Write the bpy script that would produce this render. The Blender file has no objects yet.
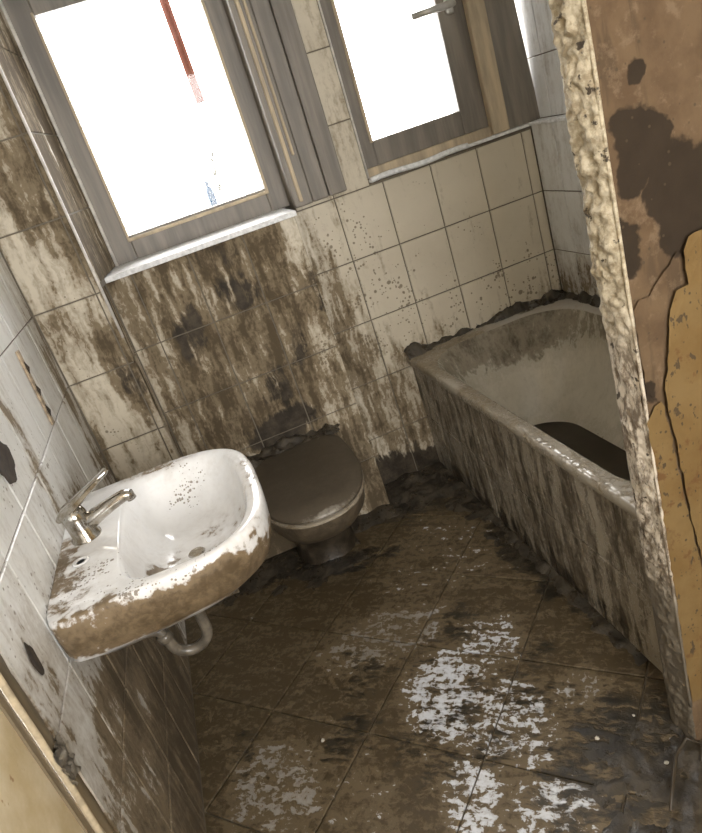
import bpy, bmesh, math, random
from mathutils import Vector, Matrix, noise as mnoise
random.seed(7)
scene = bpy.context.scene
COL = scene.collection

# ------------------------------------------------------------------ camera
cam_data = bpy.data.cameras.new('camera')
cam = bpy.data.objects.new('camera', cam_data); COL.objects.link(cam)
RGT = Vector((0.91509357, -0.27443520, -0.29544725))
DWN = Vector((-0.37440302, -0.30614914, -0.87526858))
FWD = Vector((0.14975358, 0.91156899, -0.38290448))
cam.matrix_world = Matrix(((RGT.x, -DWN.x, -FWD.x, 0.4674966), (RGT.y, -DWN.y, -FWD.y, -2.6566727),
                           (RGT.z, -DWN.z, -FWD.z, 1.4957893), (0, 0, 0, 1)))
cam_data.sensor_fit = 'VERTICAL'; cam_data.sensor_height = 24.0
cam_data.lens = 697.024 * 24.0 / 833.0
cam_data.clip_start = 0.02
scene.camera = cam

# ------------------------------------------------------------------ sky, lights, exposure
world = bpy.data.worlds.new('overcast_sky'); scene.world = world; world.use_nodes = True
bg = world.node_tree.nodes['Background']
bg.inputs[0].default_value = (1.0, 0.99, 0.975, 1); bg.inputs[1].default_value = 9.0
scene.view_settings.view_transform = 'Standard'; scene.view_settings.look = 'None'
scene.view_settings.exposure = 1.0; scene.view_settings.gamma = 1.0
scene.view_settings.use_curve_mapping = False

def area(name, loc, rot, sx, sy, power, color, portal=False):
    l = bpy.data.lights.new(name, 'AREA'); l.shape = 'RECTANGLE'; l.size = sx; l.size_y = sy
    l.energy = power; l.color = color
    if portal: l.cycles.is_portal = True
    o = bpy.data.objects.new(name, l); COL.objects.link(o); o.location = loc; o.rotation_euler = rot
    return o
area('window_portal', (0.6, 0.31, 1.7), (-math.pi/2, 0, 0), 0.72, 0.95, 1, (1, 1, 1), True)
area('window_portal', (1.63, 0.31, 1.7), (-math.pi/2, 0, 0), 0.76, 0.95, 1, (1, 1, 1), True)
area('hall_portal', (.8, -4.02, 1.55), (math.pi/2, 0, 0), 1.2, 1.3, 1, (1, 1, 1), True)  # sky sampling through the fill opening added in the hall

# ------------------------------------------------------------------ object helpers
def mesh(name, verts, faces, mat=None, smooth=False):
    me = bpy.data.meshes.new(name); me.from_pydata([tuple(v) for v in verts], [], faces); me.update()
    if mat: me.materials.append(mat)
    if smooth: me.polygons.foreach_set('use_smooth', [True]*len(me.polygons))
    return me
def obj(name, me, parent=None, loc=(0, 0, 0), rot=None):
    o = bpy.data.objects.new(name, me); COL.objects.link(o); o.parent = parent; o.location = loc
    if rot: o.rotation_euler = rot
    return o
def tag(o, label=None, cat=None, group=None, kind=None):
    if label: o['label'] = label
    if cat: o['category'] = cat
    if group: o['group'] = group
    if kind: o['kind'] = kind
    return o
def empty(name, loc=(0, 0, 0)):
    return obj(name, None, None, loc)

class MB:
    def __init__(s): s.v = []; s.f = []
    def add(s, v, f):
        b = len(s.v); s.v += [tuple(p) for p in v]; s.f += [tuple(i+b for i in q) for q in f]; return s
    def box(s, a, b, ch=0.0):
        (x0, y0, z0), (x1, y1, z1) = a, b
        if ch <= 0:
            return s.add([(x0,y0,z0),(x1,y0,z0),(x1,y1,z0),(x0,y1,z0),(x0,y0,z1),(x1,y0,z1),(x1,y1,z1),(x0,y1,z1)],
                  [(0,3,2,1),(4,5,6,7),(0,1,5,4),(1,2,6,5),(2,3,7,6),(3,0,4,7)])
        bm = bmesh.new(); bmesh.ops.create_cube(bm, size=1)
        for v in bm.verts:
            v.co = Vector(((x0+x1)/2+v.co.x*(x1-x0), (y0+y1)/2+v.co.y*(y1-y0), (z0+z1)/2+v.co.z*(z1-z0)))
        bmesh.ops.bevel(bm, geom=list(bm.edges), offset=ch, segments=2, affect='EDGES', profile=0.5)
        bm.verts.index_update()
        s.add([v.co.copy() for v in bm.verts], [tuple(v.index for v in f.verts) for f in bm.faces]); bm.free(); return s
    def tube(s, pts, rad, n=12, cap=True):
        pts = [Vector(p) for p in pts]; rr = rad if isinstance(rad, (list, tuple)) else [rad]*len(pts)
        rings = []; ref = None
        for i, p in enumerate(pts):
            t = (pts[min(i+1, len(pts)-1)] - pts[max(i-1, 0)]).normalized()
            if ref is None:
                ref = Vector((0, 0, 1)) if abs(t.z) < .9 else Vector((1, 0, 0))
            u = (ref - t*ref.dot(t)).normalized(); ref = u; w = t.cross(u)
            rings.append([p + (u*math.cos(2*math.pi*k/n) + w*math.sin(2*math.pi*k/n))*rr[i] for k in range(n)])
        return s.loft(rings, cap, cap)
    def loft(s, rings, cap0=True, cap1=True, flip=False):
        n = len(rings[0]); v = [p for r in rings for p in r]; f = []
        for i in range(len(rings)-1):
            for k in range(n):
                k2 = (k+1) % n; q = (i*n+k, i*n+k2, (i+1)*n+k2, (i+1)*n+k)
                f.append(q[::-1] if flip else q)
        if cap0: f.append(tuple(range(n)) if flip else tuple(range(n))[::-1])
        if cap1:
            c = tuple((len(rings)-1)*n+k for k in range(n)); f.append(c[::-1] if flip else c)
        return s.add(v, f)
    def grid(s, nu, nv, fn, flip=False):
        v = [fn(i/(nu-1), j/(nv-1)) for j in range(nv) for i in range(nu)]; f = []
        for j in range(nv-1):
            for i in range(nu-1):
                q = (j*nu+i, j*nu+i+1, (j+1)*nu+i+1, (j+1)*nu+i); f.append(q[::-1] if flip else q)
        return s.add(v, f)
    def poly(s, pts, d):            # extrude a 3D polygon (any outline) by vector d
        n = len(pts); pts = [Vector(p) for p in pts]; d = Vector(d)
        return s.add(pts+[p+d for p in pts], [tuple(range(n))[::-1], tuple(range(n, 2*n))]+[(i, (i+1) % n, n+(i+1) % n, n+i) for i in range(n)])
    def build(s, name, mat, parent=None, smooth=False, loc=(0, 0, 0), rot=None, auto=None):
        me = mesh(name, s.v, s.f, mat, smooth)
        bm = bmesh.new(); bm.from_mesh(me); bmesh.ops.recalc_face_normals(bm, faces=list(bm.faces)); bm.to_mesh(me); bm.free()
        if auto is not None: me.set_sharp_from_angle(angle=math.radians(auto))
        return obj(name, me, parent, loc, rot)

def clip_rect(poly, x0, x1, y0, y1):
    for ax, lim, sg in ((0, x0, 1), (0, x1, -1), (1, y0, 1), (1, y1, -1)):
        out = []
        for i in range(len(poly)):
            a, b = poly[i], poly[(i+1) % len(poly)]
            ia, ib = (a[ax]-lim)*sg >= 0, (b[ax]-lim)*sg >= 0
            if ia: out.append(a)
            if ia != ib:
                t = (lim-a[ax])/(b[ax]-a[ax]); out.append((a[0]+t*(b[0]-a[0]), a[1]+t*(b[1]-a[1])))
        poly = out
        if len(poly) < 3: return []
    return poly

# ------------------------------------------------------------------ node graph helper
class G:
    def __init__(s, name):
        s.m = bpy.data.materials.new(name); s.m.use_nodes = True; s.nt = s.m.node_tree
        s.b = s.nt.nodes['Principled BSDF']; s._p = None
    def node(s, t, **props):
        n = s.nt.nodes.new(t)
        for k, v in props.items(): setattr(n, k, v)
        return n
    def put(s, sock, v):
        if isinstance(v, bpy.types.NodeSocket): s.nt.links.new(v, sock)
        elif isinstance(v, (tuple, list)):
            sock.default_value = tuple(v)+(1,) if (len(v) == 3 and sock.type == 'RGBA') else tuple(v)
        else: sock.default_value = v
    def ma(s, op, a, b=None, c=None, clamp=False):
        n = s.node('ShaderNodeMath', operation=op, use_clamp=clamp)
        for i, v in enumerate((a, b, c)):
            if v is not None: s.put(n.inputs[i], v)
        return n.outputs[0]
    def add(s, *a):
        r = a[0]
        for x in a[1:]: r = s.ma('ADD', r, x)
        return r
    def mul(s, *a):
        r = a[0]
        for x in a[1:]: r = s.ma('MULTIPLY', r, x)
        return r
    def mx(s, *a):
        r = a[0]
        for x in a[1:]: r = s.ma('MAXIMUM', r, x)
        return r
    def vm(s, op, a, b=None):
        n = s.node('ShaderNodeVectorMath', operation=op); s.put(n.inputs[0], a)
        if b is not None: s.put(n.inputs[1], b)
        return n.outputs['Value'] if op in ('LENGTH', 'DISTANCE', 'DOT_PRODUCT') else n.outputs[0]
    def ss(s, lo, hi, x, a=0.0, b=1.0):
        n = s.node('ShaderNodeMapRange', interpolation_type='SMOOTHSTEP')
        s.put(n.inputs[0], x); s.put(n.inputs[1], lo); s.put(n.inputs[2], hi); s.put(n.inputs[3], a); s.put(n.inputs[4], b)
        return n.outputs[0]
    def P(s):
        if s._p is None: s._p = s.node('ShaderNodeNewGeometry').outputs['Position']
        return s._p
    def nz(s, vec, scale=1.0, detail=3.0, rough=.55, dist=0.0, color=False):
        n = s.node('ShaderNodeTexNoise'); s.put(n.inputs['Vector'], vec); n.inputs['Scale'].default_value = scale
        n.inputs['Detail'].default_value = detail; n.inputs['Roughness'].default_value = rough; n.inputs['Distortion'].default_value = dist
        return n.outputs['Color'] if color else n.outputs['Fac']
    def cn(s, vec, scale, amp, detail=3.0, rough=.55, dist=0.0):     # centred noise
        return s.mul(s.ma('SUBTRACT', s.nz(vec, scale, detail, rough, dist), .5), amp)
    def sc(s, vec, k): return s.vm('MULTIPLY', vec, k)
    def ell(s, vec, c, r, w=1.0, inner=.35):
        l = s.vm('LENGTH', s.vm('DIVIDE', s.vm('SUBTRACT', vec, c), r))
        return s.ss(inner, 1.0, l, w, 0.0)
    def ells(s, vec, lst):
        r = None
        for e in lst:
            f = s.ell(vec, *e); r = f if r is None else s.mx(r, f)
        return r if r is not None else 0.0
    def mix(s, f, a, b):
        n = s.node('ShaderNodeMix', data_type='RGBA'); s.put(n.inputs[0], f); s.put(n.inputs[6], a); s.put(n.inputs[7], b)
        return n.outputs[2]
    def spots(s, vec, scale, dens):      # splashes: round drops, dens in 0..1 may be a socket
        n = s.node('ShaderNodeTexVoronoi'); s.put(n.inputs['Vector'], vec); n.inputs['Scale'].default_value = scale
        sep = s.node('ShaderNodeSeparateColor'); s.put(sep.inputs[0], n.outputs['Color'])
        rad = s.mul(s.ma('SUBTRACT', dens, sep.outputs[0], clamp=True), .75)
        return s.ss(0.0, .14, s.ma('SUBTRACT', rad, n.outputs['Distance']))
    def out(s, color, rough=.6, bump=None, bstr=.5, bdist=.004, metal=0.0, spec=None):
        s.put(s.b.inputs['Base Color'], color); s.put(s.b.inputs['Roughness'], rough); s.put(s.b.inputs['Metallic'], metal)
        if spec is not None: s.put(s.b.inputs['Specular IOR Level'], spec)
        if bump is not None:
            n = s.node('ShaderNodeBump'); n.inputs['Strength'].default_value = bstr; n.inputs['Distance'].default_value = bdist
            s.put(n.inputs['Height'], bump); s.put(s.b.inputs['Normal'], n.outputs[0])
        return s.m

MUD_L = (.215, .168, .108); MUD_M = (.092, .069, .042); MUD_D = (.044, .034, .023)
FLO_M = (.105, .078, .040)

def muddy(name, base, mud_areas, wet_areas=(), spot_areas=(), k=(1.3, 1.1, .6), vert=True, lo=.40, hi=.60, clean_or_lit=(),
          r_base=.16, base_var=.25, l=MUD_L, m=MUD_M, d=MUD_D, bias=0.0, streak=20.0, bstr=.35, spot_scale=34.0, wash=.45, r_mud=.5, r_wet=.28, wet_soft=(.33, .64), tk=None, fs=70.0, diag=False, tint=None, spec=None):
    g = G(name); P = g.P()
    warp = g.sc(g.vm('SUBTRACT', g.nz(P, 5.0, 4.0, .6, color=True), (.5, .5, .5)), (.18, .18, .26))
    Pd = g.vm('ADD', P, warp)
    wob = g.sc(g.vm('SUBTRACT', g.nz(P, 14.0, 3.0, .6, color=True), (.5, .5, .5)), (.035, .035, .05))
    Ps = g.vm('ADD', P, wob)
    zz = .16 if vert else .7
    if diag:
        n = g.node('ShaderNodeCombineXYZ'); g.put(n.inputs[0], g.vm('DOT_PRODUCT', Ps, (.6, .8, 0))); g.put(n.inputs[2], g.vm('DOT_PRODUCT', Ps, (.8, -.6, 0))); Ps = n.outputs[0]; zz = .38
    st = g.add(g.cn(g.sc(Ps, (streak, streak, streak*zz)), 1.0, k[0], 5.0, .62), g.cn(g.sc(Ps, (streak*2.7, streak*2.7, streak*2.7*zz)), 1.0, k[0]*.6, 4.0, .6))
    bl = g.cn(P, 6.0, k[1], 8.0, .68)
    fi = g.cn(Ps, fs, k[2], 4.0, .65)
    D = g.ells(Pd, mud_areas)
    v = g.add(D, st, bl, fi, bias)
    if clean_or_lit: v = g.ma('SUBTRACT', v, g.ells(Pd, clean_or_lit))
    mud = g.ss(lo, hi, v)
    tk = tk or (hi-.05, hi+.50)
    thick = g.ss(tk[0], tk[1], g.add(v, g.cn(P, 13.0, .9, 6.0, .68)))
    film = g.mul(g.ss(lo-.55, hi, v), wash)
    bvar = g.nz(P, 4.0, 6.0, .65)
    bc = g.mix(g.mul(g.ss(.35, .75, bvar), base_var), base, tuple(c*.55*t for c, t in zip(base, (1.05, 1.0, .9))))
    if tint: bc = g.mix(g.ells(Pd, tint[0]), bc, g.mix(bvar, tint[1], tuple(x*.8 for x in tint[1])))
    c = g.mix(film, bc, tuple(x*1.15 for x in l))
    c = g.mix(mud, c, g.mix(thick, l, m))
    h = g.add(mud, g.mul(thick, .8), g.mul(g.nz(P, 55.0, 5.0, .7), .5, mud))
    if spot_areas:
        ds = g.mul(g.ells(Pd, spot_areas), g.ss(.25, .80, g.nz(P, 9.0, 3.0)), 1.0)
        sp = g.mx(g.spots(P, spot_scale*1.3, ds), g.spots(P, spot_scale*2.6, g.mul(ds, 1.3)))
        c = g.mix(g.mul(sp, .75), c, g.mix(.5, l, m)); h = g.add(h, g.mul(sp, .6))
    ro = g.add(r_base, g.mul(mud, r_mud-r_base), g.mul(film, .3))
    if wet_areas:
        wv = g.add(g.ells(Pd, wet_areas), g.cn(P, 8.0, .7, 7.0, .68), g.mul(st, .45))
        wet = g.ss(wet_soft[0], wet_soft[1], wv)
        c = g.mix(wet, c, g.mix(g.ss(.35, .7, g.nz(P, 17.0, 6.0, .68)), tuple(x*.6 for x in d), tuple(x*1.7 for x in d))); h = g.add(h, g.mul(wet, .6))
        ro = g.add(g.mul(ro, g.ma('SUBTRACT', 1.0, wet)), g.mul(wet, r_wet))
    return g.out(c, ro, h, bstr, .003, 0.0, spec)

CREAM = (.60, .54, .43); WHITE = (.74, .74, .72)
# walls: one material; mud areas are solid regions of the room (centre, radii, weight)
wall_mud = [((.57, -.16, .80), (.55, .14, .95), .82), ((.57, -.16, 1.2), (.48, .14, .2), .86), ((.88, -.16, .2), (.2, .14, .4), .75),
            ((.95, -.05, .55), (.26, .22, .8), .56), ((1.05, 0, .25), (.5, .2, .42), .60), ((1.45, 0, .5), (.65, .1, .20), .34),
            ((.19, -.30, 1.62), (.22, .5, .33), .74), ((.21, -.30, .95), (.12, .1, .28), .70), ((.25, -.1, 1.6), (.14, .45, .9), .90),
            ((0, -.36, .85), (.06, .16, .7), .55), ((0, -.9, .80), (.06, .35, .11), .46), ((0, -1.03, 1.0), (.04, .05, .4), .48),
            ((0, -1.1, .2), (.1, 1.0, .75), .92), ((0, -1.58, .80), (.05, .14, .2), .45),
            ((1.95, -.2, .60), (.2, .5, .18), .40), ((1.5, 0, .9), (.6, .1, .5), .10), ((.1, -.3, 1.1), (.35, .2, 1.6), .22), ((.6, -.16, .25), (.5, .14, .45), 1.0), ((.35, -.2, .08), (.4, .3, .35), 1.0)]
wall_wet = [((.65, -.16, 1.06), (.15, .1, .12), .58), ((.43, -.16, .96), (.08, .1, .22), .54), ((.78, -.16, .79), (.06, .1, .12), .56),
            ((.60, -.16, .50), (.24, .1, .13), .85), ((.66, -.16, .66), (.10, .1, .16), .56), ((.9, -.16, .95), (.05, .1, .12), .5),
            ((1.08, 0, .06), (.34, .2, .16), .85), ((.20, -.30, .93), (.06, .1, .13), .55), ((0, -1.56, .86), (.05, .03, .05), .5), ((.55, -.16, 1.16), (.25, .1, .10), .40)]
wall_spots = [((1.12, 0, .85), (.36, .2, .55), 1.0), ((1.6, 0, .66), (.6, .2, .26), .95), ((.8, -.16, .9), (.3, .2, .5), .9),
              ((0, -1.2, .9), (.1, .7, .45), .6), ((.1, -.3, 1.0), (.2, .2, .6), .5), ((1.95, -.3, .8), (.2, .5, .4), .5), ((1.5, 0, 1.0), (.6, .2, .4), .45)]
sink_light_band = [((0, -1.30, .36), (.05, .34, .10), .30)]  # window light under the sink, painted in as a band of thinner mud
M_WALL = muddy('muddy_wall_tile', CREAM, wall_mud, wall_wet, wall_spots, k=(2.4, 1.1, .7), r_base=.3, r_mud=.8, wash=.75, r_wet=.62, spec=.22, clean_or_lit=[((1.62, 0, .95), (.62, .2, .55), .42, .6), ((.08, -.3, .75), (.12, .1, .35), .18)])
M_WALLW = muddy('muddy_white_wall_tile', WHITE, wall_mud, wall_wet, wall_spots, clean_or_lit=sink_light_band, r_base=.34, wash=.6)
M_APRON = muddy('muddy_apron_tile', (.46, .42, .35), [((1.2, -.8, .25), (.3, 1.4, .9), .62)], [((1.2, -.7, .03), (.1, 1.2, .10), .55)], (),
                k=(2.6, .8, .8), streak=24.0, l=(.235, .20, .15), m=(.085, .068, .047), bstr=.6)
fl_mud = [((.6, -1.3, 0), (9, 9, 2), 1.62)]
fl_clean = [((.72, -1.20, 0), (.20, .26, .3), 1.22), ((.63, -1.50, 0), (.14, .17, .3), 1.22), ((.62, -.87, 0), (.32, .18, .3), 1.02), ((.90, -1.10, 0), (.16, .17, .3), 1.02),
            ((.19, -1.25, 0), (.20, .24, .3), 1.05), ((1.02, -1.38, 0), (.12, .10, .3), .92), ((.80, -1.38, 0), (.20, .20, .3), 1.06), ((1.0, -.62, 0), (.4, .35, .3), .5), ((.80, -1.62, 0), (.2, .12, .3), .98), ((.36, -1.38, 0), (.18, .16, .3), .6)]
fl_wet = [((1.02, -.12, 0), (.34, .34, .2), .85), ((.35, -.2, 0), (.46, .20, .2), .75), ((.64, -.4, 0), (.25, .12, .2), .55), ((.80, -.46, 0), (.06, .06, .1), .55), ((1.2, -.8, 0), (.09, .7, .2), .66),
          ((.42, -1.18, 0), (.16, .13, .1), .52), ((.95, -1.28, 0), (.22, .22, .1), .42), ((1.02, -1.62, 0), (.4, .30, .2), .56), ((.52, -.97, 0), (.12, .18, .1), .46), ((.85, -.97, 0), (.12, .14, .1), .46), ((.74, -1.35, 0), (.36, .34, .1), .40), ((.75, -1.0, 0), (.3, .14, .1), .36), ((.12, -1.1, 0), (.08, .25, .1), .40)]
M_FLOOR = muddy('muddy_floor_tile', (.66, .69, .74), fl_mud, fl_wet, (), k=(3.0, .9, 3.4), diag=True, fs=52.0, tk=(.95, 1.75), vert=False, streak=30.0, l=(.135, .100, .056), m=(.066, .046, .022), clean_or_lit=fl_clean,
                d=(.026, .021, .014), bstr=.45, lo=.36, hi=.60, r_base=.2, wash=.3, r_mud=.42, r_wet=.3, base_var=.15,
                tint=([((.60, -.85, 0), (.36, .24, .3), .85), ((.15, -1.25, 0), (.36, .34, .3), .80), ((1.05, -1.38, 0), (.14, .14, .3), .7)], (.25, .215, .16)))
M_GROUT = G('grout').out((.16, .135, .10), .8)

def simple(name, col, rough=.6, var=.3, scale=8.0, bstr=.3, metal=0.0, stretch=(1, 1, 1), col2=None, spec=None):
    g = G(name); n = g.nz(g.sc(g.P(), stretch), scale, 5.0, .6)
    c = g.mix(g.ss(.3, .7, n), col, col2 or tuple(x*(1-var) for x in col))
    return g.out(c, rough, n, bstr, .003, metal, spec)
M_WOOD = simple('hazed_dark_window_wood', (.15, .132, .110), .5, .45, 30.0, .4, stretch=(1, 1, .08), col2=(.245, .215, .178))  # dark wood lifted to grey-brown: glare haze near the windows put into the colour
M_WOODP = simple('pale_streak_highlight', (.58, .47, .32), .7, .45, 22.0, .6, stretch=(1, 1, .15), col2=(.34, .28, .20))
M_SILL = simple('dusty_white_sill', (.88, .88, .88), .7, .3, 60.0, .3)
M_TRIM = simple('white_plastic_trim', (.74, .70, .64), .4, .35, 30.0, .3)
M_PIPE = simple('grey_trap_plastic', (.17, .145, .11), .3, .6, 30.0, .3)
M_DARK = simple('dark_hole', (.05, .036, .024), .9, .4, 40.0, .5)
M_CEIL = simple('ceiling_paint', (.78, .75, .70), .8, .1)

# ================================================================== the setting
wb = MB()
wb.box((-.12, -.295, 0), (.221, .30, 2.45)); wb.box((.221, -.151, 0), (.914, .30, 1.235)); wb.box((.914, .005, 0), (2.15, .30, 1.235))
wb.poly([(.221, -.295, 1.235), (.263, .088, 1.235), (.263, .30, 1.235), (.221, .30, 1.235)], (0, 0, 1.215)); wb.box((.955, .005, 1.235), (1.262, .30, 2.45))
wb.box((.266, .02, 2.14), (.955, .30, 2.45)); wb.box((1.262, .005, 2.14), (2.15, .30, 2.45))
wall_back = tag(wb.build('wall_back', M_GROUT), 'muddy cream tiled back wall below and around the two windows', None, None, 'structure')
wall_left = tag(MB().box((-.12, -1.645, 0), (-.005, -.29, 2.45)).build('wall_left', M_GROUT), 'white tiled left wall behind the sink splashed with mud', None, None, 'structure')
wr = MB(); wr.box((1.958, -1.57, 0), (2.15, .01, 1.245)); wr.box((2.008, -1.57, 1.24), (2.15, .30, 2.45))
wall_right = tag(wr.build('wall_right', M_GROUT), 'white tiled right wall above the bathtub', None, None, 'structure')

# tiles: a chamfered slab, shared mesh for each size
TILE_CACHE = {}
def tile_mesh(w, h, mat, t=.008):
    key = (round(w, 3), round(h, 3), mat.name, t)
    if key not in TILE_CACHE:
        c = .0018; a, b = w/2, h/2; v = []
        for z, i in ((-t, 0), (-c, 0), (0, c)):
            v += [(-a+i, -b+i, z), (a-i, -b+i, z), (a-i, b-i, z), (-a+i, b-i, z)]
        f = [(k+4*r, (k+1) % 4+4*r, (k+1) % 4+4*r+4, k+4*r+4) for r in (0, 1) for k in range(4)]+[(8, 9, 10, 11)]
        TILE_CACHE[key] = mesh('tile', v, f, mat)
    return TILE_CACHE[key]
def sub_rect(r, holes):
    out = [r]
    for hx0, hx1, hy0, hy1 in holes:
        nxt = []
        for (x0, x1, y0, y1) in out:
            if hx1 <= x0 or hx0 >= x1 or hy1 <= y0 or hy0 >= y1: nxt.append((x0, x1, y0, y1)); continue
            if hx0 > x0: nxt.append((x0, hx0, y0, y1))
            if hx1 < x1: nxt.append((hx1, x1, y0, y1))
            a, b = max(x0, hx0), min(x1, hx1)
            if hy0 > y0: nxt.append((a, b, y0, hy0))
            if hy1 < y1: nxt.append((a, b, hy1, y1))
        out = nxt
    return out
ROWS = [0, .243, .489, .7355, .982, 1.228, 1.474, 1.720, 1.967, 2.213, 2.45]
def tile_face(parent, mat, origin, U, N, cols, rows, holes=(), gap=.0045, name='wall_tile'):
    U, N = Vector(U), Vector(N); Vv = Vector((0, 0, 1)); rot = Matrix((U, Vv, N)).transposed().to_euler()
    for i in range(len(cols)-1):
        for j in range(len(rows)-1):
            for (a, b, c, d) in sub_rect((cols[i], cols[i+1], rows[j], rows[j+1]), holes):
                w, h = b-a-gap, d-c-gap
                if w < .012 or h < .012: continue
                p = Vector(origin)+U*((a+b)/2)+Vv*((c+d)/2)
                o = obj(name, tile_mesh(w, h, mat), parent, p+N*random.uniform(-.0006, .0006), rot)
# chase beside window, boxed wall under window, wall to its right
tile_face(wall_back, M_WALL, (0, -.30, 0), (1, 0, 0), (0, -1, 0), [.002, .203, .226], ROWS)
tile_face(wall_back, M_WALL, (.226, -.30, 0), (.1085, .9941, 0), (.9941, -.1085, 0), [.001, .195, .386], [1.253, 1.474, 1.720, 1.967, 2.213])
tile_face(wall_back, M_WALL, (.226, 0, 0), (0, 1, 0), (1, 0, 0), [-.30, -.16], [.243, .489, .7355, .982, 1.246])
tile_face(wall_back, M_WALL, (0, -.156, 0), (1, 0, 0), (0, -1, 0), [.228, .319, .519, .719, .919], ROWS[:5]+[1.238])
tile_face(wall_back, M_WALL, (0, 0, 0), (1, 0, 0), (0, -1, 0), [.919, 1.1085, 1.3085, 1.5085, 1.7085, 1.9085, 1.953], ROWS[:-1],
          [(1.257, 2.2, 1.238, 2.3), (.80, .957, 1.238, 2.3)])
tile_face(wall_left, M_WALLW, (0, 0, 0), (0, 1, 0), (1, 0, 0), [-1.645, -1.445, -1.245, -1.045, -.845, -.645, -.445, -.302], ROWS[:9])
tile_face(wall_right, M_WALLW, (1.953, 0, 0), (0, -1, 0), (-1, 0, 0), [.002, .155, .355, .555, .755, .955, 1.155, 1.355, 1.565], [.489, .7355, .982, 1.242])
tile_face(wall_right, M_WALLW, (2.003, 0, 0), (0, -1, 0), (-1, 0, 0), [-.12, .08, .28, .48, .68, .88, 1.08, 1.28, 1.565], [1.252, 1.474, 1.720, 1.967, 2.213])
ledge = MB().box((1.945, -1.565, 1.240), (2.004, .02, 1.252), .003).build('tile_ledge', M_SILL, wall_right)

# floor: diagonal tiles
floor = tag(MB().box((-.12, -4.1, -.10), (2.7, .3, -.007)).build('floor', M_GROUT), 'wet muddy bathroom floor of diagonal square tiles', None, None, 'structure')
FA, FB, FS = -.2585, .7318, .47083
def floor_tile(k1, k2, rect):
    g = .0035
    s0, s1 = FA+FS*k1+g, FA+FS*(k1+1)-g; d0, d1 = FB+FS*k2+g, FB+FS*(k2+1)-g
    poly = [((s+d)/2, (s-d)/2) for s, d in ((s0, d0), (s1, d0), (s1, d1), (s0, d1))]
    poly = clip_rect(poly[::-1], *rect)
    if len(poly) < 3: return
    cx = sum(p[0] for p in poly)/len(poly); cy = sum(p[1] for p in poly)/len(poly)
    ar = sum(poly[i][0]*poly[(i+1) % len(poly)][1]-poly[(i+1) % len(poly)][0]*poly[i][1] for i in range(len(poly)))/2
    if abs(ar) < .0008 or (cx > 1.42 and cy > -1.55): return
    if ar < 0: poly = poly[::-1]
    n = len(poly); c = .0015; v = []
    for z, ins in ((-.012, 0), (-c, 0), (0, c)):
        for (x, y) in poly:
            L = math.hypot(x-cx, y-cy); q = 1-ins*1.4/max(L, .01); v.append(((x-cx)*q, (y-cy)*q, z))
    f = [(k+n*r, (k+1) % n+n*r, (k+1) % n+n*r+n, k+n*r+n) for r in (0, 1) for k in range(n)]+[tuple(range(2*n, 3*n))]
    obj('floor_tile', mesh('floor_tile', v, f, M_FLOOR), floor, (cx, cy, random.uniform(-.0008, .0004)))
for rect in ((.001, 2.59, -3.0, -.001),):
    for k1 in range(-8, 5):
        for k2 in range(-4, 12): floor_tile(k1, k2, rect)

# ------------------------------------------------------------------ doorway wall on the right, plaster and foam
g = G('stained_plaster'); P = g.P()
warp = g.sc(g.vm('SUBTRACT', g.nz(P, 9.0, 4.0, .65, color=True), (.5, .5, .5)), (.09, .09, .09)); Pd = g.vm('ADD', P, warp)
wetm = g.add(g.ells(Pd, [((1.272, -1.65, 1.205), (.075, .2, .12), 1.0, .6), ((1.205, -1.65, 1.31), (.065, .2, .085), 1.0, .6), ((1.34, -1.65, 1.21), (.10, .2, .10), 1.0, .6),
                         ((1.15, -1.65, 1.165), (.05, .2, .065), 1.0, .5), ((1.21, -1.65, 1.435), (.03, .2, .03), .9), ((1.16, -1.65, .9), (.02, .2, .03), .9)]), g.cn(P, 26.0, 1.0, 7.0, .68))
wet = g.ss(.22, .62, wetm)
pc = g.mix(g.ss(.35, .65, g.nz(P, 14.0, 5.0, .6)), (.092, .058, .032), (.130, .086, .048))
pc = g.mix(g.ss(.5, .62, g.nz(g.sc(P, (30, 30, 5)), 1.0, 4.0)), pc, (.085, .056, .032))
pc = g.mix(g.mul(g.ss(.52, .66, g.nz(P, 24.0, 7.0, .7)), .6), pc, (.19, .135, .085))
pc = g.mix(wet, pc, g.mix(g.nz(P, 20.0, 4.0), (.022, .015, .009), (.042, .029, .018)))
sp = g.spots(P, 70.0, .38); pc = g.mix(g.mul(sp, .8), pc, (.07, .05, .03))
M_PLASTER = g.out(pc, .85, g.add(g.nz(P, 26.0, 6.0, .65), g.mul(wet, -.25)), .5, .005, 0.0, .2)
g = G('peeled_yellow_plaster'); P = g.P()
pc = g.mix(g.ss(.3, .7, g.nz(P, 11.0, 5.0, .6)), (.145, .088, .030), (.175, .115, .046))
pc = g.mix(g.ss(.56, .66, g.nz(P, 19.0, 5.0, .7)), pc, (.125, .064, .023))
sp = g.mx(g.spots(P, 90.0, .46), g.ss(.63, .68, g.nz(g.sc(P, (60, 60, 34)), 1.0, 3.0)))
pc = g.mix(sp, pc, (.07, .048, .025))
M_YELLOW = g.out(pc, .85, g.nz(P, 40.0, 5.0), .5, .004, 0.0, .25)
g = G('hall_plaster'); P = g.P()
pc = g.mix(g.ss(.35, .7, g.nz(P, 7.0, 5.0, .6)), (.62, .53, .37), (.46, .36, .20))
M_HALL = g.out(g.mix(g.ss(.66, .72, g.nz(P, 33.0, 4.0)), pc, (.30, .19, .09)), .8, g.nz(P, 30.0, 4.0), .4, .004)

wf = MB(); wf.box((1.147, -1.65, 0), (2.75, -1.57, 2.45)); wf.box((-.12, -1.65, 2.12), (1.147, -1.57, 2.45))
wall_front = tag(wf.build('wall_front', M_PLASTER), 'stained brown plaster wall beside the broken doorway edge', None, None, 'structure')

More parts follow.
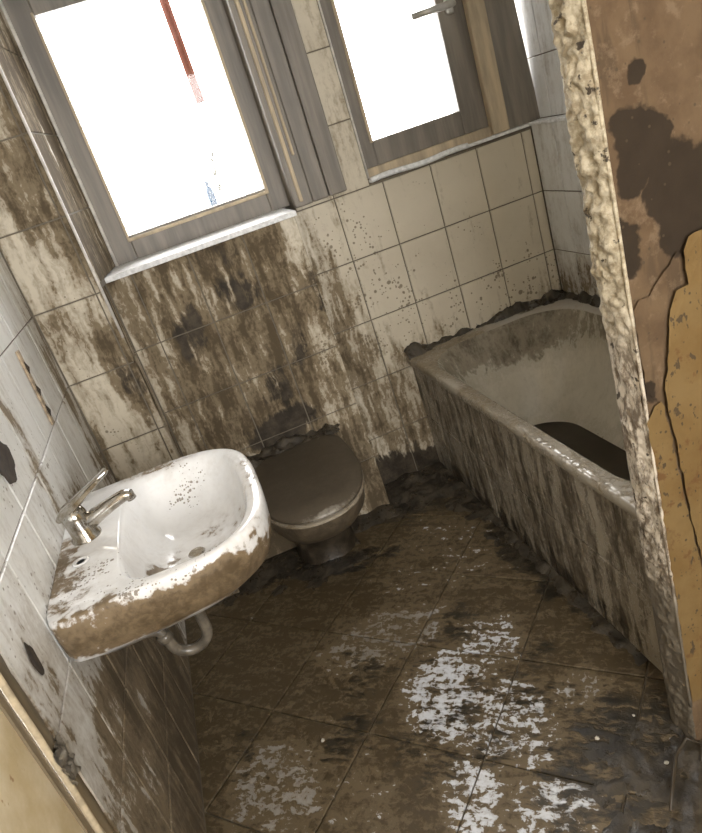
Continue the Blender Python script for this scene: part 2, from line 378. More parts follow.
tile_face(wall_front, M_WALLW, (0, -1.562, 0), (-1, 0, 0), (0, 1, 0), [-1.95, -1.75, -1.55, -1.35, -1.16], ROWS[2:])  # unseen inner face: white tiles added to bounce window light onto the back wall
tile_face(wall_front, M_WALLW, (0, -1.562, 0), (-1, 0, 0), (0, 1, 0), [-1.16, -.96, -.76, -.56, -.36, -.16, -.002], [2.13, 2.213, 2.45])  # more of the bounce tiles added on the unseen inner face
def jag(pts, amp=.006, step=.012, seed=0.0):
    out = []
    for i in range(len(pts)):
        a, b = Vector(pts[i]), Vector(pts[(i+1) % len(pts)]); n = max(1, int((b-a).length/step))
        for k in range(n):
            q = a.lerp(b, k/n)
            out.append((q.x+amp*mnoise.noise((q.x*60+seed, q.y*60, seed)), q.y+amp*mnoise.noise((q.x*60, q.y*60+seed, 9.1))))
    return out
def flap(pts, y, th, mat, name, label=None, amp=.005, seed=0.0):
    pp = jag(pts, amp, .014, seed)
    bm = bmesh.new(); vs = [bm.verts.new((x, y, z)) for x, z in pp]; f = bm.faces.new(vs)
    if f.normal.y > 0 or True:
        f.normal_update()
        if f.normal.y > 0: f.normal_flip()
    r = bmesh.ops.inset_region(bm, faces=[f], thickness=th*.8, depth=0)
    inner = f
    for v in inner.verts: v.co.y -= th*(1+.35*mnoise.noise((v.co.x*25, v.co.z*25, seed)))
    bmesh.ops.triangulate(bm, faces=[inner])
    me = bpy.data.meshes.new(name); bm.to_mesh(me); bm.free(); me.materials.append(mat)
    o = obj(name, me, wall_front)
    if label: o['label'] = label
    return o
A = [(1.60, 1.17), (1.42, 1.18), (1.296, 1.152), (1.268, 1.148), (1.257, 1.128), (1.257, 1.068), (1.233, 1.066), (1.218, 1.035), (1.207, .983), (1.195, .93), (1.184, .879), (1.194, .787), (1.2, .696), (1.205, .6), (1.217, .506), (1.235, .30), (1.25, .10), (1.60, .09)]
Bp = [(1.142, .843), (1.163, .867), (1.18, .872), (1.19, .788), (1.197, .675), (1.207, .576), (1.225, .40), (1.24, .12), (1.190, .125), (1.150, .136), (1.149, .268), (1.149, .406), (1.148, .535), (1.148, .656), (1.148, .767)]
flap(Bp, -1.651, .005, M_YELLOW, 'plaster_flap', 'torn narrow yellow plaster strip beside doorway edge', seed=3.0)
flap(A, -1.651, .0095, M_YELLOW, 'plaster_flap', 'large peeling yellow plaster sheet', seed=5.0)
C = [(1.150, 1.055), (1.165, 1.072), (1.184, 1.072), (1.195, 1.085), (1.25, 1.13), (1.245, 1.07), (1.222, 1.062), (1.205, 1.02), (1.195, .96), (1.185, .90), (1.165, .885), (1.152, .90)]
flap(C, -1.651, .005, M_PLASTER, 'plaster_flap', 'brown bulging plaster skin above the yellow strip', seed=8.0)
# crack-edged foam left along the jamb where the door frame was
g = G('crumbling_foam'); P = g.P()
fz = g.ss(.92, 1.12, g.add(g.node('ShaderNodeSeparateXYZ').outputs[2], 0.0))
sepn = [n for n in g.nt.nodes if n.type == 'SEPXYZ'][0]; g.put(sepn.inputs[0], P)
fc = g.mix(g.ss(.35, .65, g.nz(P, 45.0, 5.0, .7)), (.56, .49, .36), (.27, .215, .135))
fc2 = g.mix(g.ss(.42, .60, g.nz(g.sc(P, (60, 60, 25)), 1.0, 5.0, .7)), (.60, .53, .43), (.17, .13, .09))
fc = g.mix(g.ss(.60, .66, g.nz(P, 38.0, 4.0, .6)), g.mix(fz, fc2, fc), (.06, .045, .03))
fc = g.mix(g.ss(.30, .62, g.add(sepn.outputs[2], g.cn(P, 10.0, .3)), 1.0, 0.0), fc, (.135, .112, .080))
M_FOAM = g.out(fc, .8, g.nz(P, 55.0, 5.0, .7), 1.0, .006)
def foam_pt(u, v):
    z = v*2.12; y = -1.652+u*.086
    e = math.sin(math.pi*min(max(u, 0), 1))**.5 if 0 < u < 1 else 0
    n = mnoise.fractal((y*30, z*16, 1.7), .6, 2.1, 6)+.7*mnoise.noise((y*18, z*45, 4.0))+.8*mnoise.noise((y*70, z*70, 7.0))
    hi = 1.0 if z > 1.0 else .55
    x = 1.1485-e*(.004+.0105*max(0, .5+n)*hi)-(.012*max(0, mnoise.noise((z*9, 2.2, 0))+.1) if z > .5 else 0)*e
    return (x, y-(.004*n if u < .08 else 0), z)
fb = MB().grid(20, 560, foam_pt); foam = fb.build('foam_seal', M_FOAM, wall_front, True)
foam['label'] = 'crumbling cream foam and plaster edge of the doorway'
cb = MB()
def bead(v, r): return (1.147+.004*math.cos(r), -1.651+.004*math.sin(r), v)
cb.tube([(1.1475+.0015*mnoise.noise((z*8, 0, 0)), -1.652, z) for z in [k*.03 for k in range(4, 71)]], .0035, 8)
cb.build('corner_bead', M_FOAM, wall_front, True)

# left door jamb: groove, wooden strip, bead, then hall plaster
tag(MB().box((-.12, -4.0, 0), (.0, -1.735, 2.45)).build('wall_hall', M_HALL), 'yellowed plaster wall of the hall in the lower left corner', None, None, 'structure')
M_JWOOD = simple('muddy_jamb_wood', (.20, .155, .095), .6, .5, 24.0, .6, stretch=(1, 1, .1))
jamb = tag(empty('door_1', (0, -1.69, 0)), 'muddy wooden door jamb strip between tiles and hall plaster', None, None, 'structure')
MB().box((-.03, .03, 0), (-.006, .046, 2.1)).build('jamb_groove', M_DARK, jamb)
jb = MB(); jb.grid(6, 120, lambda u, v: (.002+.010*math.sin(math.pi*u)+.003*mnoise.noise((u*3, v*40, 0)), .032-u*.052, v*2.1)); jb.build('jamb_strip', M_JWOOD, jamb, True)
MB().tube([(.010+.003*mnoise.noise((z*9, 3, 0)), -.024+.003*mnoise.noise((z*7, 1, 0)), z) for z in [k*.04 for k in range(53)]], .006, 8).build('jamb_bead', simple('jamb_bead_wood', (.56, .46, .31), .5, .4, 40.0), jamb, True)
MB().box((-.03, -.046, 0), (.004, -.028, 2.1)).build('jamb_backing', M_JWOOD, jamb)
kp = MB()
def crump(u, v):
    n = mnoise.noise((u*4, v*5, .5)); n2 = mnoise.noise((u*7, v*6, 5.5))
    return (.016+.014*abs(n)+.006*n2, .016-u*.05+.006*n2, .70+v*.07+.006*n)
kp.grid(12, 16, crump); kp.build('strike_plate', simple('tarnished_steel', (.42, .38, .32), .3, .5, 60.0, .3, .7), jamb, True)['label'] = 'crumpled metal strike plate'

ceil = tag(MB().box((-.12, -4.1, 2.45), (2.75, .3, 2.55)).build('ceiling', M_CEIL), 'plain pale ceiling over bathroom and hall', None, None, 'structure')
tag(MB().box((2.6, -4.1, 0), (2.75, -1.65, 2.45)).build('wall_hall', M_HALL), 'yellowed plaster wall on the far side of the hall', None, None, 'structure')
hb = MB(); hb.box((-.12, -4.1, 0), (.2, -4.0, 2.45)); hb.box((1.4, -4.1, 0), (2.75, -4.0, 2.45)); hb.box((.2, -4.1, 2.2), (1.4, -4.0, 2.45)); hb.box((.2, -4.1, 0), (1.4, -4.0, .9))  # unseen end wall; its opening is added to let sky in as fill
tag(hb.build('wall_hall', M_HALL), 'unseen hall end wall with an opening added for fill light', None, None, 'structure')

# ------------------------------------------------------------------ windows
g = G('window_glass')
tr = g.node('ShaderNodeBsdfTransparent'); gl = g.node('ShaderNodeBsdfGlossy'); gl.inputs['Roughness'].default_value = .03
fr = g.node('ShaderNodeFresnel'); fr.inputs[0].default_value = 1.35; mxs = g.node('ShaderNodeMixShader')
g.put(mxs.inputs[0], fr.outputs[0]); g.put(mxs.inputs[1], tr.outputs[0]); g.put(mxs.inputs[2], gl.outputs[0])
g.put([n for n in g.nt.nodes if n.type == 'OUTPUT_MATERIAL'][0].inputs[0], mxs.outputs[0]); M_GLASS = g.m

w1 = tag(empty('window_1', (.6, .1, 1.25)), 'large window with dark wooden frame above the toilet', None, None, 'structure')
def wpart(name, a, b, mat, root, ch=.004):
    o = root.location; return MB().box([a[i]-o[i] for i in range(3)], [b[i]-o[i] for i in range(3)], ch).build(name, mat, root)
wpart('frame_stile', (.268, .085, 1.25), (.352, .15, 2.16), M_WOOD, w1); wpart('frame_stile', (.884, .085, 1.25), (.968, .15, 2.16), M_WOOD, w1)
wpart('frame_rail', (.352, .087, 1.25), (.884, .15, 1.338), M_WOOD, w1); wpart('frame_rail', (.352, .087, 2.072), (.884, .15, 2.16), M_WOOD, w1)
wpart('glazing_bead', (.345, .072, 1.318), (.892, .09, 1.330), M_WOODP, w1, .003); wpart('glazing_bead', (.343, .074, 1.318), (.352, .09, 2.08), M_WOODP, w1, .002)
wpart('glazing_bead', (.884, .074, 1.318), (.894, .09, 2.08), M_WOODP, w1, .002)
wpart('glass_pane', (.350, .115, 1.335), (.886, .119, 2.075), M_GLASS, w1, 0)
wpart('sill', (.2275, -.172, 1.234), (.923, .09, 1.252), M_SILL, w1, .002)
for x0, x1, yy in ((.952, 1.022, -.035), (1.024, 1.088, -.024), (1.090, 1.160, -.03)):
    wpart('shutter_board', (x0, yy, 1.243), (x1, .004, 2.3), M_WOOD, w1, .005)
wpart('streak_highlight', (.972, -.047, 1.26), (.986, -.03, 2.2), M_WOODP, w1, .004); wpart('streak_highlight', (.998, -.045, 1.42), (1.008, -.03, 2.2), M_WOODP, w1, .004)  # pale strips imitate streaks of light reflected on the board

w2 = tag(empty('window_2', (1.6, .03, 1.25)), 'smaller window with handle and open sash above the bathtub', None, None, 'structure')
wpart('frame_stile', (1.262, .02, 1.262), (1.318, .08, 2.14), M_WOOD, w2); wpart('frame_stile', (1.686, .02, 1.262), (1.792, .08, 2.14), M_WOOD, w2)
wpart('frame_rail', (1.318, .022, 1.285), (1.686, .08, 1.375), M_WOOD, w2); wpart('frame_rail', (1.318, .022, 2.05), (1.686, .08, 2.14), M_WOOD, w2)
wpart('glazing_bead', (1.308, .012, 1.37), (1.320, .03, 2.05), M_WOODP, w2, .003)
wpart('glass_pane', (1.316, .045, 1.373), (1.688, .049, 2.052), M_GLASS, w2, 0)
wpart('frame_post', (1.790, -.010, 1.252), (1.862, .07, 2.14), M_WOODP, w2, .006)
b = MB(); b.poly([(1.862, .0, 1.252), (2.000, .0, 1.252), (1.998, .0, 1.36), (1.962, .0, 2.14), (1.862, 0, 2.14)], (0, .03, 0))
o = w2.location; b.v = [(x-o[0], y-o[1], z-o[2]) for x, y, z in b.v]; b.build('sash_edge_board', M_WOOD, w2)
wpart('under_rail', (1.262, .005, 1.250), (1.79, .07, 1.287), M_WOODP, w2, .003)
wpart('sill', (1.259, -.006, 1.238), (1.998, .28, 1.2505), M_SILL, w2, .003)
sb = MB().tube([(1.262+.41*t-o[0], -.012-o[1], 1.247+.003*math.sin(t*9)-o[2]) for t in [k/20 for k in range(21)]], .0105, 10).build('sill_bead', M_SILL, w2, True)
hd = wpart('handle', (1.715, .004, 1.70), (1.745, .022, 1.80), simple('grey_metal_handle', (.60, .58, .54), .35, .3, 20.0, .1, .5), w2, .006)
hm = hd.data.materials[0]
MB().tube([(1.73-o[0], .005-o[1], 1.728-o[2]), (1.73-o[0], -.03-o[1], 1.728-o[2]), (1.715-o[0], -.04-o[1], 1.727-o[2]), (1.56-o[0], -.04-o[1], 1.724-o[2])], [.010, .011, .013, .0115], 10).build('handle_lever', hm, hd, True)
hd.children[0].location = -hd.location

def trim(n, pts, r, label):
    return tag(MB().tube(pts, r, 8).build(n, M_TRIM, None, True), label, None, None, 'structure')
trim('trim_1', [(.2245, -.3015, z) for z in (1.07, 1.3, 1.8, 2.44)], .0045, 'white edge bead on the outer corner left of the large window')
trim('trim_2', [(.2715, .080, z) for z in (1.252, 1.6, 2.0, 2.3)], .0065, 'white bead between window reveal and large window frame')
trim('trim_3', [(1.2585, -.004, z) for z in (1.255, 1.6, 2.14)], .004, 'thin white bead on the left edge of the small window')

# wear on the left wall: broken bracket strip and holes
br = tag(empty('wall_bracket', (.0, -.703, 1.1)), 'broken rusty bracket strip with three slots on left wall tiles', 'bracket')
MB().box((0, -.014, -.11), (.006, .014, .105), .002).build('strip', simple('rusty_plaster_strip', (.52, .40, .27), .7, .6, 50.0, .6), br)
for k, zz in enumerate((-.07, -.01, .055)):
    MB().tube([(.003, .002, zz-.016), (.006, .0, zz), (.003, .001, zz+.018)], [.004, .0075, .004], 8).build('slot', M_DARK, br, True)
br.rotation_euler = (math.radians(-5), 0, 0)
def wall_hole(y, z, ry, rz, label, seed):
    pts = []
    for k in range(28):
        a = 2*math.pi*k/28; n = 1+.3*mnoise.noise((math.cos(a)*1.5+seed, math.sin(a)*1.5, seed))
        pts.append((.002, y+ry*n*math.cos(a), z+rz*n*math.sin(a)))
    m = MB(); rim = [Vector(p) for p in pts]; c = Vector((.002, y, z))
    m.loft([rim, [c+(p-c)*.85+Vector((.002, 0, 0)) for p in rim], [c+(p-c)*.7+Vector((-.0005, 0, 0)) for p in rim]], False, True)
    return tag(m.build('wall_scar', M_DARK, None, True), label, 'hole')
wall_hole(-1.205, 1.085, .060, .048, 'large dark chipped patch on left wall above the faucet', 2.0)
wall_hole(-1.565, .845, .015, .034, 'small dark muddy hole in left wall tile below the sink corner', 6.0)

# ================================================================== bathtub
def rrect(x0, x1, y0, y1, r, z, n=12):
    pts = []
    for cx, cy, a0 in ((x1-r, y1-r, 0), (x0+r, y1-r, 90), (x0+r, y0+r, 180), (x1-r, y0+r, 270)):
        for k in range(n):
            a = math.radians(a0+90*k/(n-1)); pts.append(Vector((cx+r*math.cos(a), cy+r*math.sin(a), z)))
    return pts
TUBIN = muddy('muddy_tub_enamel', (.58, .53, .43), [((1.6, -.1, .5), (.7, .35, .20), .72), ((1.9, -.6, .5), (.12, .8, .18), .6), ((1.25, -.4, .45), (.16, .8, .2), .55), ((1.6, -.8, .1), (.6, 1.0, .12), .3)],
              [((1.5, -.3, .2), (.12, .12, .07), .4)], (), k=(.9, .5, .5), r_base=.16, wash=.55, l=(.26, .225, .165), bstr=.4, streak=30.0)
TUBRIM = muddy('muddy_tub_rim', (.42, .39, .34), [((1.25, -.1, .54), (.5, .5, .2), .62), ((1.22, -1.0, .54), (.1, 1.0, .1), .46)], [((1.3, -.02, .54), (.2, .06, .1), .6), ((1.85, -.02, .56), (.25, .08, .1), .55)], (),
               k=(.7, .9, .9), vert=False, r_base=.12, r_mud=.24, l=(.27, .22, .15), bstr=.7)
tub = tag(empty('bathtub', (1.58, -.78, 0)), 'built-in bathtub with muddy tiled side and murky water inside', 'bathtub')
def rel(v): return [tuple(Vector(p)-tub.location) for p in v]
m = MB()
rings = [rrect(1.203, 1.952, -1.567, -.001, .012, .505), rrect(1.199, 1.952, -1.567, -.001, .014, .518), rrect(1.200, 1.952, -1.567, -.001, .018, .533), rrect(1.207, 1.950, -1.565, -.003, .022, .5395), rrect(1.222, 1.94, -1.56, -.02, .06, .5395)]
m.loft(rings+[rrect(1.243, 1.895, -1.51, -.058, .17, .5385), rrect(1.254, 1.885, -1.50, -.070, .19, .531)], False, False); m.v = rel(m.v)
m.build('rim', TUBRIM, tub, True, auto=50)
m = MB()
prof = [(1.254, 1.885, -1.50, -.070, .19, .531), (1.264, 1.876, -1.49, -.078, .21, .50), (1.29, 1.855, -1.465, -.10, .22, .42), (1.32, 1.825, -1.43, -.13, .22, .33), (1.35, 1.785, -1.40, -.165, .21, .24), (1.375, 1.745, -1.37, -.195, .19, .17),
        (1.405, 1.70, -1.33, -.235, .15, .12), (1.45, 1.65, -1.28, -.30, .10, .095), (1.50, 1.60, -1.2, -.4, .05, .09)]
m.loft([rrect(*q[:5], q[5]) for q in prof], False, True); m.v = rel(m.v); m.build('basin', TUBIN, tub, True)
MB().box((1.224-1.58, -1.567+.78, .0), (1.26-1.58, -.001+.78, .505)).build('apron', M_GROUT, tub)
apron = [c for c in tub.children if c.name.startswith('apron')][0]
TILE_CACHE_keep = True
def apron_tiles():
    U, N = Vector((0, -1, 0)), Vector((-1, 0, 0)); rot = Matrix((U, Vector((0, 0, 1)), N)).transposed().to_euler()
    cols = [.002, .165, .365, .565, .765, .965, 1.165, 1.365, 1.565]; rows = [.004, .258, .504]
    for i in range(8):
        for j in range(2):
            w, h = cols[i+1]-cols[i]-.004, rows[j+1]-rows[j]-.004
            p = Vector((1.217, 0, 0))+U*((cols[i]+cols[i+1])/2)+Vector((0, 0, (rows[j]+rows[j+1])/2))
            obj('apron_tile', tile_mesh(w, h, M_APRON), apron, p-tub.location+N*random.uniform(-.001, .001), rot)
apron_tiles()
g = G('murky_water'); P = g.P()
M_MURK = g.out(g.mix(g.ss(.4, .6, g.nz(P, 9.0, 4.0)), (.040, .031, .018), (.060, .046, .028)), .38, g.nz(P, 20.0, 3.0), .25, .003)
m = MB(); m.loft([rrect(1.402, 1.704, -1.334, -.232, .152, .122), rrect(1.399, 1.708, -1.337, -.229, .153, .128)], False, True)
tag(m.build('murky_water', M_MURK, None, True), 'dark brown muddy water standing in the bathtub', 'water', None, 'stuff')

# ================================================================== wet mud (heaps)
g = G('wet_mud'); P = g.P()
wn = g.nz(P, 16.0, 6.0, .65)
M_MUD = g.out(g.mix(g.ss(.35, .7, wn), (.026, .021, .015), (.072, .058, .040)), g.ss(.3, .7, g.nz(P, 30.0, 3.0), .22, .55), wn, .8, .008)
def heap(name, rect, res, hfn, label, base=0.0, axis='z'):
    x0, x1, y0, y1 = rect; nx, ny = int((x1-x0)/res)+2, int((y1-y0)/res)+2
    H = [[hfn(x0+i*res, y0+j*res) for i in range(nx)] for j in range(ny)]
    idx = {}; v = []; f = []
    for j in range(ny-1):
        for i in range(nx-1):
            q = [(i, j), (i+1, j), (i+1, j+1), (i, j+1)]
            if max(H[b][a] for a, b in q) <= 0: continue
            for a, b in q:
                if (a, b) not in idx:
                    idx[(a, b)] = len(v); v.append((x0+a*res, y0+b*res, base+max(H[b][a], -.004)))
            f.append(tuple(idx[k] for k in q))
    me = mesh(name, v, f, M_MUD, True); return tag(obj(name, me), label, 'mud', None, 'stuff')
def fb2(x, y, s, seed): return mnoise.fractal((x*s, y*s, seed), .8, 2.0, 5)
def blob(x, y, cx, cy, rx, ry): return 1-math.hypot((x-cx)/rx, (y-cy)/ry)
def h_corner(x, y):
    b = max(blob(x, y, 1.06, -.04, .26, .24), blob(x, y, 1.2, -.05, .14, .5)*.9, blob(x, y, .84, -.16, .2, .10)*.8, blob(x, y, 1.215, -.75, .035, .75)*.6)
    return .030*b+.013*fb2(x, y, 11, 2.2)-.001
heap('wet_mud', (.70, 1.222, -1.4, -.002), .008, h_corner, 'dark wet mud heaped in the corner between toilet and bathtub')
def h_under(x, y):
    b = max(blob(x, y, .30, -.22, .30, .12), blob(x, y, .55, -.36, .2, .12)*.7)
    return .022*b+.010*fb2(x, y, 13, 7.2)-.003
heap('wet_mud', (.03, .72, -.55, -.158), .008, h_under, 'dark wet mud patch on floor left of the toilet foot')
def h_near(x, y):
    b = max(blob(x, y, 1.12, -1.66, .22, .14), blob(x, y, 1.0, -1.8, .25, .12)*.7)
    return .010*b+.008*fb2(x, y, 15, 4.4)-.003
heap('wet_mud', (.75, 1.40, -1.95, -1.4), .008, h_near, 'thin wet mud at the foot of the doorway edge')
# ridge of mud on the far tub rim against the wall
def h_ridge(x, y):
    b = max(blob(x, y, 1.245, -.01, .10, .045)*1.2, blob(x, y, 1.45, -.0, .22, .022)*.5, blob(x, y, 1.72, -.0, .22, .035), blob(x, y, 1.90, -.015, .1, .07), blob(x, y, 1.95, -.2, .03, .25)*.9)
    return .045*b+.014*fb2(x, y, 22, 8.2)-.004
heap('wet_mud', (1.20, 1.951, -.45, -.002), .007, h_ridge, 'dark mud ridge along the far rim of the bathtub', .5385)

# ================================================================== toilet
TOIL = muddy('muddy_toilet_ceramic', (.24, .21, .165), [((.6, -.45, .2), (.6, .8, .7), .80)], [((.6, -.4, .0), (.5, .5, .16), .7)], (), k=(1.0, .8, .6), r_base=.15, r_mud=.35, l=(.13, .10, .065), m=(.065, .05, .032))
SEAT = muddy('muddy_toilet_seat', (.34, .30, .24), [((.6, -.45, .41), (.5, .5, .3), .55)], (), (), k=(1.0, .8, .6), vert=False, r_base=.15, r_mud=.3)
LID = muddy('muddy_toilet_lid', (.36, .33, .28), [((.6, -.45, .43), (.45, .5, .3), .90)], [((.55, -.2, .45), (.25, .06, .1), .55)], (), k=(.4, .45, .35), vert=False, l=(.085, .066, .043), m=(.060, .046, .030), bstr=.25, r_mud=.5)
toilet = tag(empty('toilet', (.612, -.42, 0)), 'mud covered toilet with closed lid under the large window', 'toilet')
def oval(cx, a, yb, yf, z, n=56, nb=4.0, nf=2.3):
    cy = yb-(yb-yf)*.42; pts = []
    for k in range(n):
        t = 2*math.pi*k/n; c, s = math.cos(t), math.sin(t); e = nb if s > 0 else nf; L = (yb-cy) if s > 0 else (cy-yf)
        q = (abs(c)**e+abs(s)**e)**(-1/e); pts.append(Vector((cx+a*c*q, cy+L*s*q, z)))
    return pts
def trel(m, t): m.v = [tuple(Vector(p)-t.location) for p in m.v]; return m
m = MB(); X = .606
m.loft([oval(X, .118, -.16, -.36, 0), oval(X, .115, -.16, -.35, .03), oval(X, .110, -.165, -.36, .10), oval(X, .130, -.165, -.48, .18), oval(X, .165, -.165, -.64, .27), oval(X, .184, -.165, -.715, .33), oval(X, .188, -.165, -.745, .38), oval(X, .188, -.165, -.75, .398)])
trel(m, toilet).build('bowl', TOIL, toilet, True, auto=60)
m = MB(); m.loft([oval(X, .187, -.19, -.764, .401), oval(X, .193, -.187, -.770, .405), oval(X, .193, -.187, -.770, .413), oval(X, .187, -.19, -.764, .417)]); trel(m, toilet).build('seat', SEAT, toilet, True, auto=50)
m = MB(); m.loft([oval(X, .187, -.175, -.768, .420), oval(X, .193, -.17, -.775, .424), oval(X, .194, -.168, -.776, .432), oval(X, .188, -.175, -.768, .439), oval(X, .15, -.22, -.66, .4415), oval(X, .06, -.38, -.5, .442)]); trel(m, toilet).build('lid', LID, toilet, True, auto=60)
for sx in (-.08, .08):
    m = MB().tube([(X+sx-.03, -.178, .425), (X+sx+.03, -.178, .425)], .012, 10); trel(m, toilet).build('hinge', TOIL, toilet, True)
def h_toil(x, y):
    b = max(blob(x, y, .60, -.16, .20, .075), blob(x, y, .45, -.2, .07, .10)*.9, blob(x, y, .77, -.17, .06, .08)*.7)
    return .050*b+.014*fb2(x, y, 24, 3.1)-.012
heap('wet_mud', (.40, .84, -.36, -.158), .007, h_toil, 'glistening dark mud lump on the back of the toilet lid', .437)

# ================================================================== sink
SINKM = muddy('splattered_sink_ceramic', (.84, .84, .84), [((.02, -1.27, .84), (.12, .22, .06), .66), ((.22, -1.45, .765), (.45, .09, .085), .95), ((.40, -1.36, .755), (.14, .16, .07), .75), ((.43, -1.25, .74), (.10, .3, .07), .45), ((.2, -1.2, .70), (.4, .4, .045), .62), ((.25, -.91, .81), (.3, .045, .06), .50), ((.44, -1.15, .83), (.05, .25, .04), .40), ((.02, -1.42, .84), (.12, .06, .05), .55)],
              (), [((.28, -.95, .80), (.26, .10, .10), 1.0), ((.43, -1.1, .83), (.09, .26, .08), 1.0), ((.08, -1.3, .84), (.14, .3, .05), .9), ((.22, -1.45, .83), (.3, .06, .04), 1.0), ((.25, -1.4, .82), (.3, .12, .07), .95), ((.4, -1.3, .76), (.12, .25, .07), .8)], k=(.55, .9, .7), vert=False, r_base=.07, base_var=.05, wash=.28, l=(.20, .145, .085), m=(.088, .060, .031), spot_scale=62.0, bstr=.35, r_mud=.4)
sink = tag(empty('sink', (.0, -1.195, .66)), 'white wall-mounted sink with chrome tap splattered with mud', 'sink')
def sup(cx, cy, ab, af, b, z, nbk, nfr, n=96):
    pts = []
    for k in range(n):
        t = 2*math.pi*k/n; c, s = math.cos(t), math.sin(t)
        e = nbk if c < 0 else nfr; a = ab if c < 0 else af
        q = (abs(c)**e+abs(s)**e)**(-1/e); pts.append(Vector((cx+a*c*q, cy+b*s*q, z)))
    return pts
cy = -1.187
def OUT(k, z, f=1.0): return sup(.16, cy, .159*(1 if k > .9 else k), .298*k*f, .286*k, z, 14, 3.3)
def INN(k, z): return sup(.270, cy, .130*k, .150*k, .240*k, z, 4.5, 2.9)
m = MB()
m.loft([OUT(.30, .672), OUT(.55, .682), OUT(.82, .705), OUT(.945, .735), OUT(.985, .765), OUT(1.0, .80), OUT(1.002, .826), OUT(.992, .836), OUT(.975, .839),
        [a.lerp(b, .5)+Vector((0, 0, -.001)) for a, b in zip(OUT(.975, .839), INN(1.05, .838))], INN(1.06, .837), INN(1.03, .834), INN(.99, .822), INN(.94, .79), INN(.84, .75), INN(.66, .722), INN(.4, .712), INN(.12, .709)])
trel(m, sink).build('basin', SINKM, sink, True, auto=70)
m = MB(); m.loft([OUT(.20, .66), OUT(.42, .666), OUT(.5, .69)]); trel(m, sink).build('underside', SINKM, sink, True)
CHROME = simple('muddy_chrome', (.62, .61, .59), .14, .4, 45.0, .15, 1.0, col2=(.34, .29, .22))
m = MB().tube([(.265, cy, .7095), (.265, cy, .7125)], [.021, .018], 20); trel(m, sink).build('drain', CHROME, sink, True, auto=40)
ty = -1.155
fa = MB(); fa.loft([[Vector((.060+sh+r*math.cos(2*math.pi*k/24), ty+r*math.sin(2*math.pi*k/24), z)) for k in range(24)] for r, z, sh in ((.034, .837, 0), (.034, .843, 0), (.029, .848, 0), (.028, .875, -.002), (.029, .897, -.004), (.026, .910, -.006), (.013, .918, -.006))])
faucet = trel(fa, sink).build('faucet', CHROME, sink, True, auto=50)
faucet['label'] = 'chrome mixer tap smeared with mud'
m = MB().tube([(.060, ty, .862), (.10, ty, .878), (.14, ty, .890), (.172, ty, .897), (.182, ty, .894), (.184, ty, .882)], [.020, .0185, .0155, .0135, .013, .011], 16); trel(m, sink).build('spout', CHROME, faucet, True)
lev = MB()
lev.loft([[Vector((.040+.125*t-.5*th*ss*.4, ty+w*cc*.5, .908+.062*t+th*ss*.5)) for cc, ss in ((1, .5), (.7, 1), (-.7, 1), (-1, .5), (-1, -.5), (-.7, -1), (.7, -1), (1, -.5))] for t, w, th in ((-.15, .020, .010), (0, .048, .022), (.3, .042, .018), (.7, .028, .013), (.95, .028, .011), (1.0, .018, .005))])
trel(lev, sink).build('lever', CHROME, faucet, True, auto=50)
m = MB(); m.loft([[Vector((.055+r*math.cos(2*math.pi*k/20), -1.265+r*math.sin(2*math.pi*k/20), z)) for k in range(20)] for r, z in ((.019, .8385), (.017, .8415), (.012, .8405), (.009, .8385))], True, True); trel(m, sink).build('hole_cap', SINKM, sink, True)
tp = []
for k in range(13):
    a = math.pi*k/12; tp.append((.165+.045*math.cos(a), cy, .515-.045*math.sin(a)))
path = [(.21, cy, .70), (.21, cy, .60)]+tp+[(.12, cy, .535), (.105, cy, .560), (.08, cy, .568), (.04, cy, .568), (.001, cy, .568)]
m = MB().tube(path, .0135, 16); trap = trel(m, sink).build('drain_trap', M_PIPE, sink, True); trap['label'] = 'grey curved drain trap'
m = MB().tube([(.21, cy, .615), (.21, cy, .585)], .019, 16); trel(m, sink).build('trap_nut', M_PIPE, trap, True)
m = MB().tube([(.112, cy, .545), (.118, cy, .525)], .018, 16); trel(m, sink).build('trap_nut', M_PIPE, trap, True)
for c in faucet.children: pass
m = MB().box((.24, cy-.03, .655), (.34, cy-.012, .675), .003); trel(m, sink).build('support_bracket', M_PIPE, sink)

# ================================================================== outside the window
M_RED = simple('faded_red_paint', (.080, .032, .024), .9, .2, 10.0, spec=0.0)
pole = tag(empty('red_pole', (.823, .6, 1.715)), 'faded red pole hanging outside the large window', 'pole')
MB().tube([(0, 0, 0), (0, 0, .4), (0, 0, .95)], .019, 12).build('shaft', M_RED, pole, True)
MB().box((-.012, -.30, .93), (.012, .012, .955), .003).build('wall_arm', M_RED, pole)
tag(MB().tube([(.806, .6, 2.03), (.75, .605, 2.095), (.69, .61, 2.15), (.55, .5, 2.35), (.50, .29, 2.45)], .0018, 6).build('wire', simple('grey_wire', (.05, .05, .05), .6), None, True), 'thin wire running from the red pole outside the window', 'wire')
tag(MB().box((.275, .152, 1.238), (.948, .46, 1.315), .004).build('outer_ledge', simple('pale_concrete', (.55, .54, .52), .8), None), 'pale concrete ledge outside the large window', 'ledge')
bt = tag(empty('blue_bottle', (.708, .36, 1.315)), 'small blue bottle on the ledge outside the large window', 'bottle')
m = MB(); m.loft([[Vector((r*math.cos(2*math.pi*k/16), r*math.sin(2*math.pi*k/16), z)) for k in range(16)] for r, z in ((.014, 0), (.016, .004), (.016, .06), (.013, .075), (.007, .085), (.007, .095))])
m.build('body', simple('blue_plastic', (.005, .035, .085), .8, spec=0.0), bt, True)
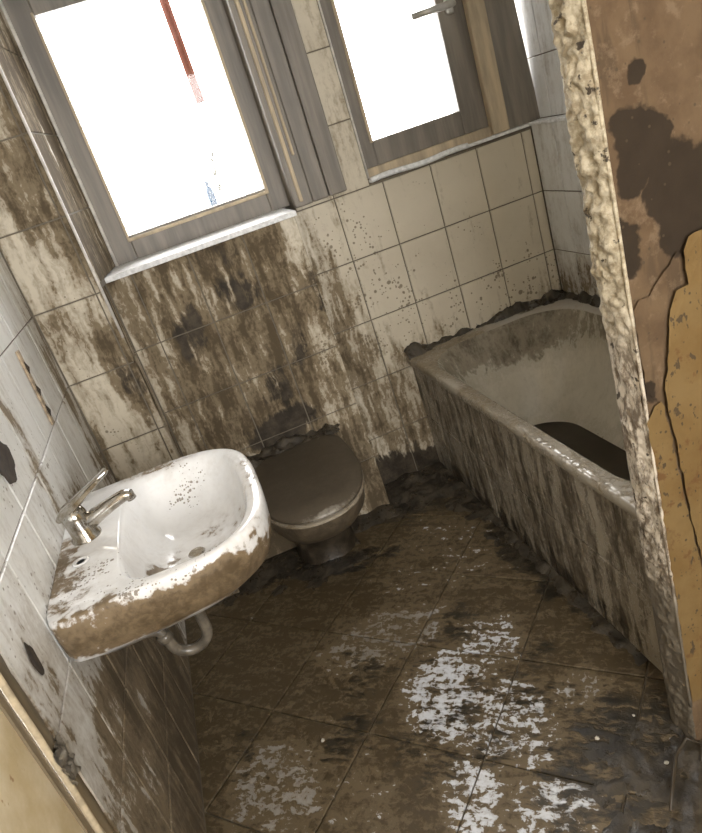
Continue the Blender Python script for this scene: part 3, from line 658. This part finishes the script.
MB().tube([(0, 0, .093), (0, 0, .108)], .0085, 12).build('cap', simple('blue_cap', (.006, .04, .09), .8, spec=0.0), bt, True)
sprig = tag(empty('yellow_sprig', (.755, .38, 1.315)), 'pale yellow dry sprig beside the blue bottle outside window', 'plant')
MB().tube([(0, 0, 0), (.006, 0, .07), (.016, .004, .19)], [.003, .002, .001], 6).build('stem', simple('dry_stem', (.055, .050, .02), .9, spec=0.0), sprig, True)
lm = mesh('leaf', [(0, 0, 0), (.007, .004, .018), (0, .006, .038), (-.007, .004, .018)], [(0, 1, 2), (0, 2, 3)], simple('yellow_leaf', (.055, .050, .018), .9, spec=0.0))
for k in range(11):
    t = .25+.75*k/10; obj('leaf', lm, sprig, (.016*t*t, .003*t, .19*t), (random.uniform(-.6, .6), random.uniform(-.4, .4), k*2.4))
# small debris on the floor near the doorway
M_TWIG = simple('muddy_twig', (.05, .037, .022), .5)
tag(MB().tube([(.99, -1.76, .012), (1.03, -1.72, .020), (1.08, -1.67, .024), (1.13, -1.64, .018), (1.15, -1.67, .015), (1.12, -1.70, .012)], [.003, .004, .005, .005, .004, .002], 8).build('twig', M_TWIG, None, True), 'bent muddy twig on floor at the foot of the doorway edge', 'twig')
M_PEB = simple('pale_grit', (.55, .52, .45), .5)
pm = bpy.data.meshes.new('pebble'); bm = bmesh.new(); bmesh.ops.create_icosphere(bm, subdivisions=1, radius=.006)
for v in bm.verts: v.co *= 1+.35*mnoise.noise(v.co*220); v.co.z *= .6
bm.to_mesh(pm); bm.free(); pm.materials.append(M_PEB)
for k, (x, y, lb) in enumerate([(.97, -1.53, 'pale pebble in grey mud nearest the bright scraped tiles'), (1.08, -1.52, 'pale pebble in mud beside the tiled bathtub side'), (1.06, -1.66, 'pale pebble beside the bent twig at the doorway'),
                             (.90, -.66, 'lone pale pebble on brown floor between toilet and bathtub'), (.35, -1.16, 'pale pebble on brown floor in front of the sink trap')]):
    o = tag(obj('pebble', pm, None, (x, y, .0045), (0, 0, k)), lb, 'pebble', 'pale grit on the muddy floor')
    q = random.uniform(.7, 1.1); o.scale = (q, q, q)
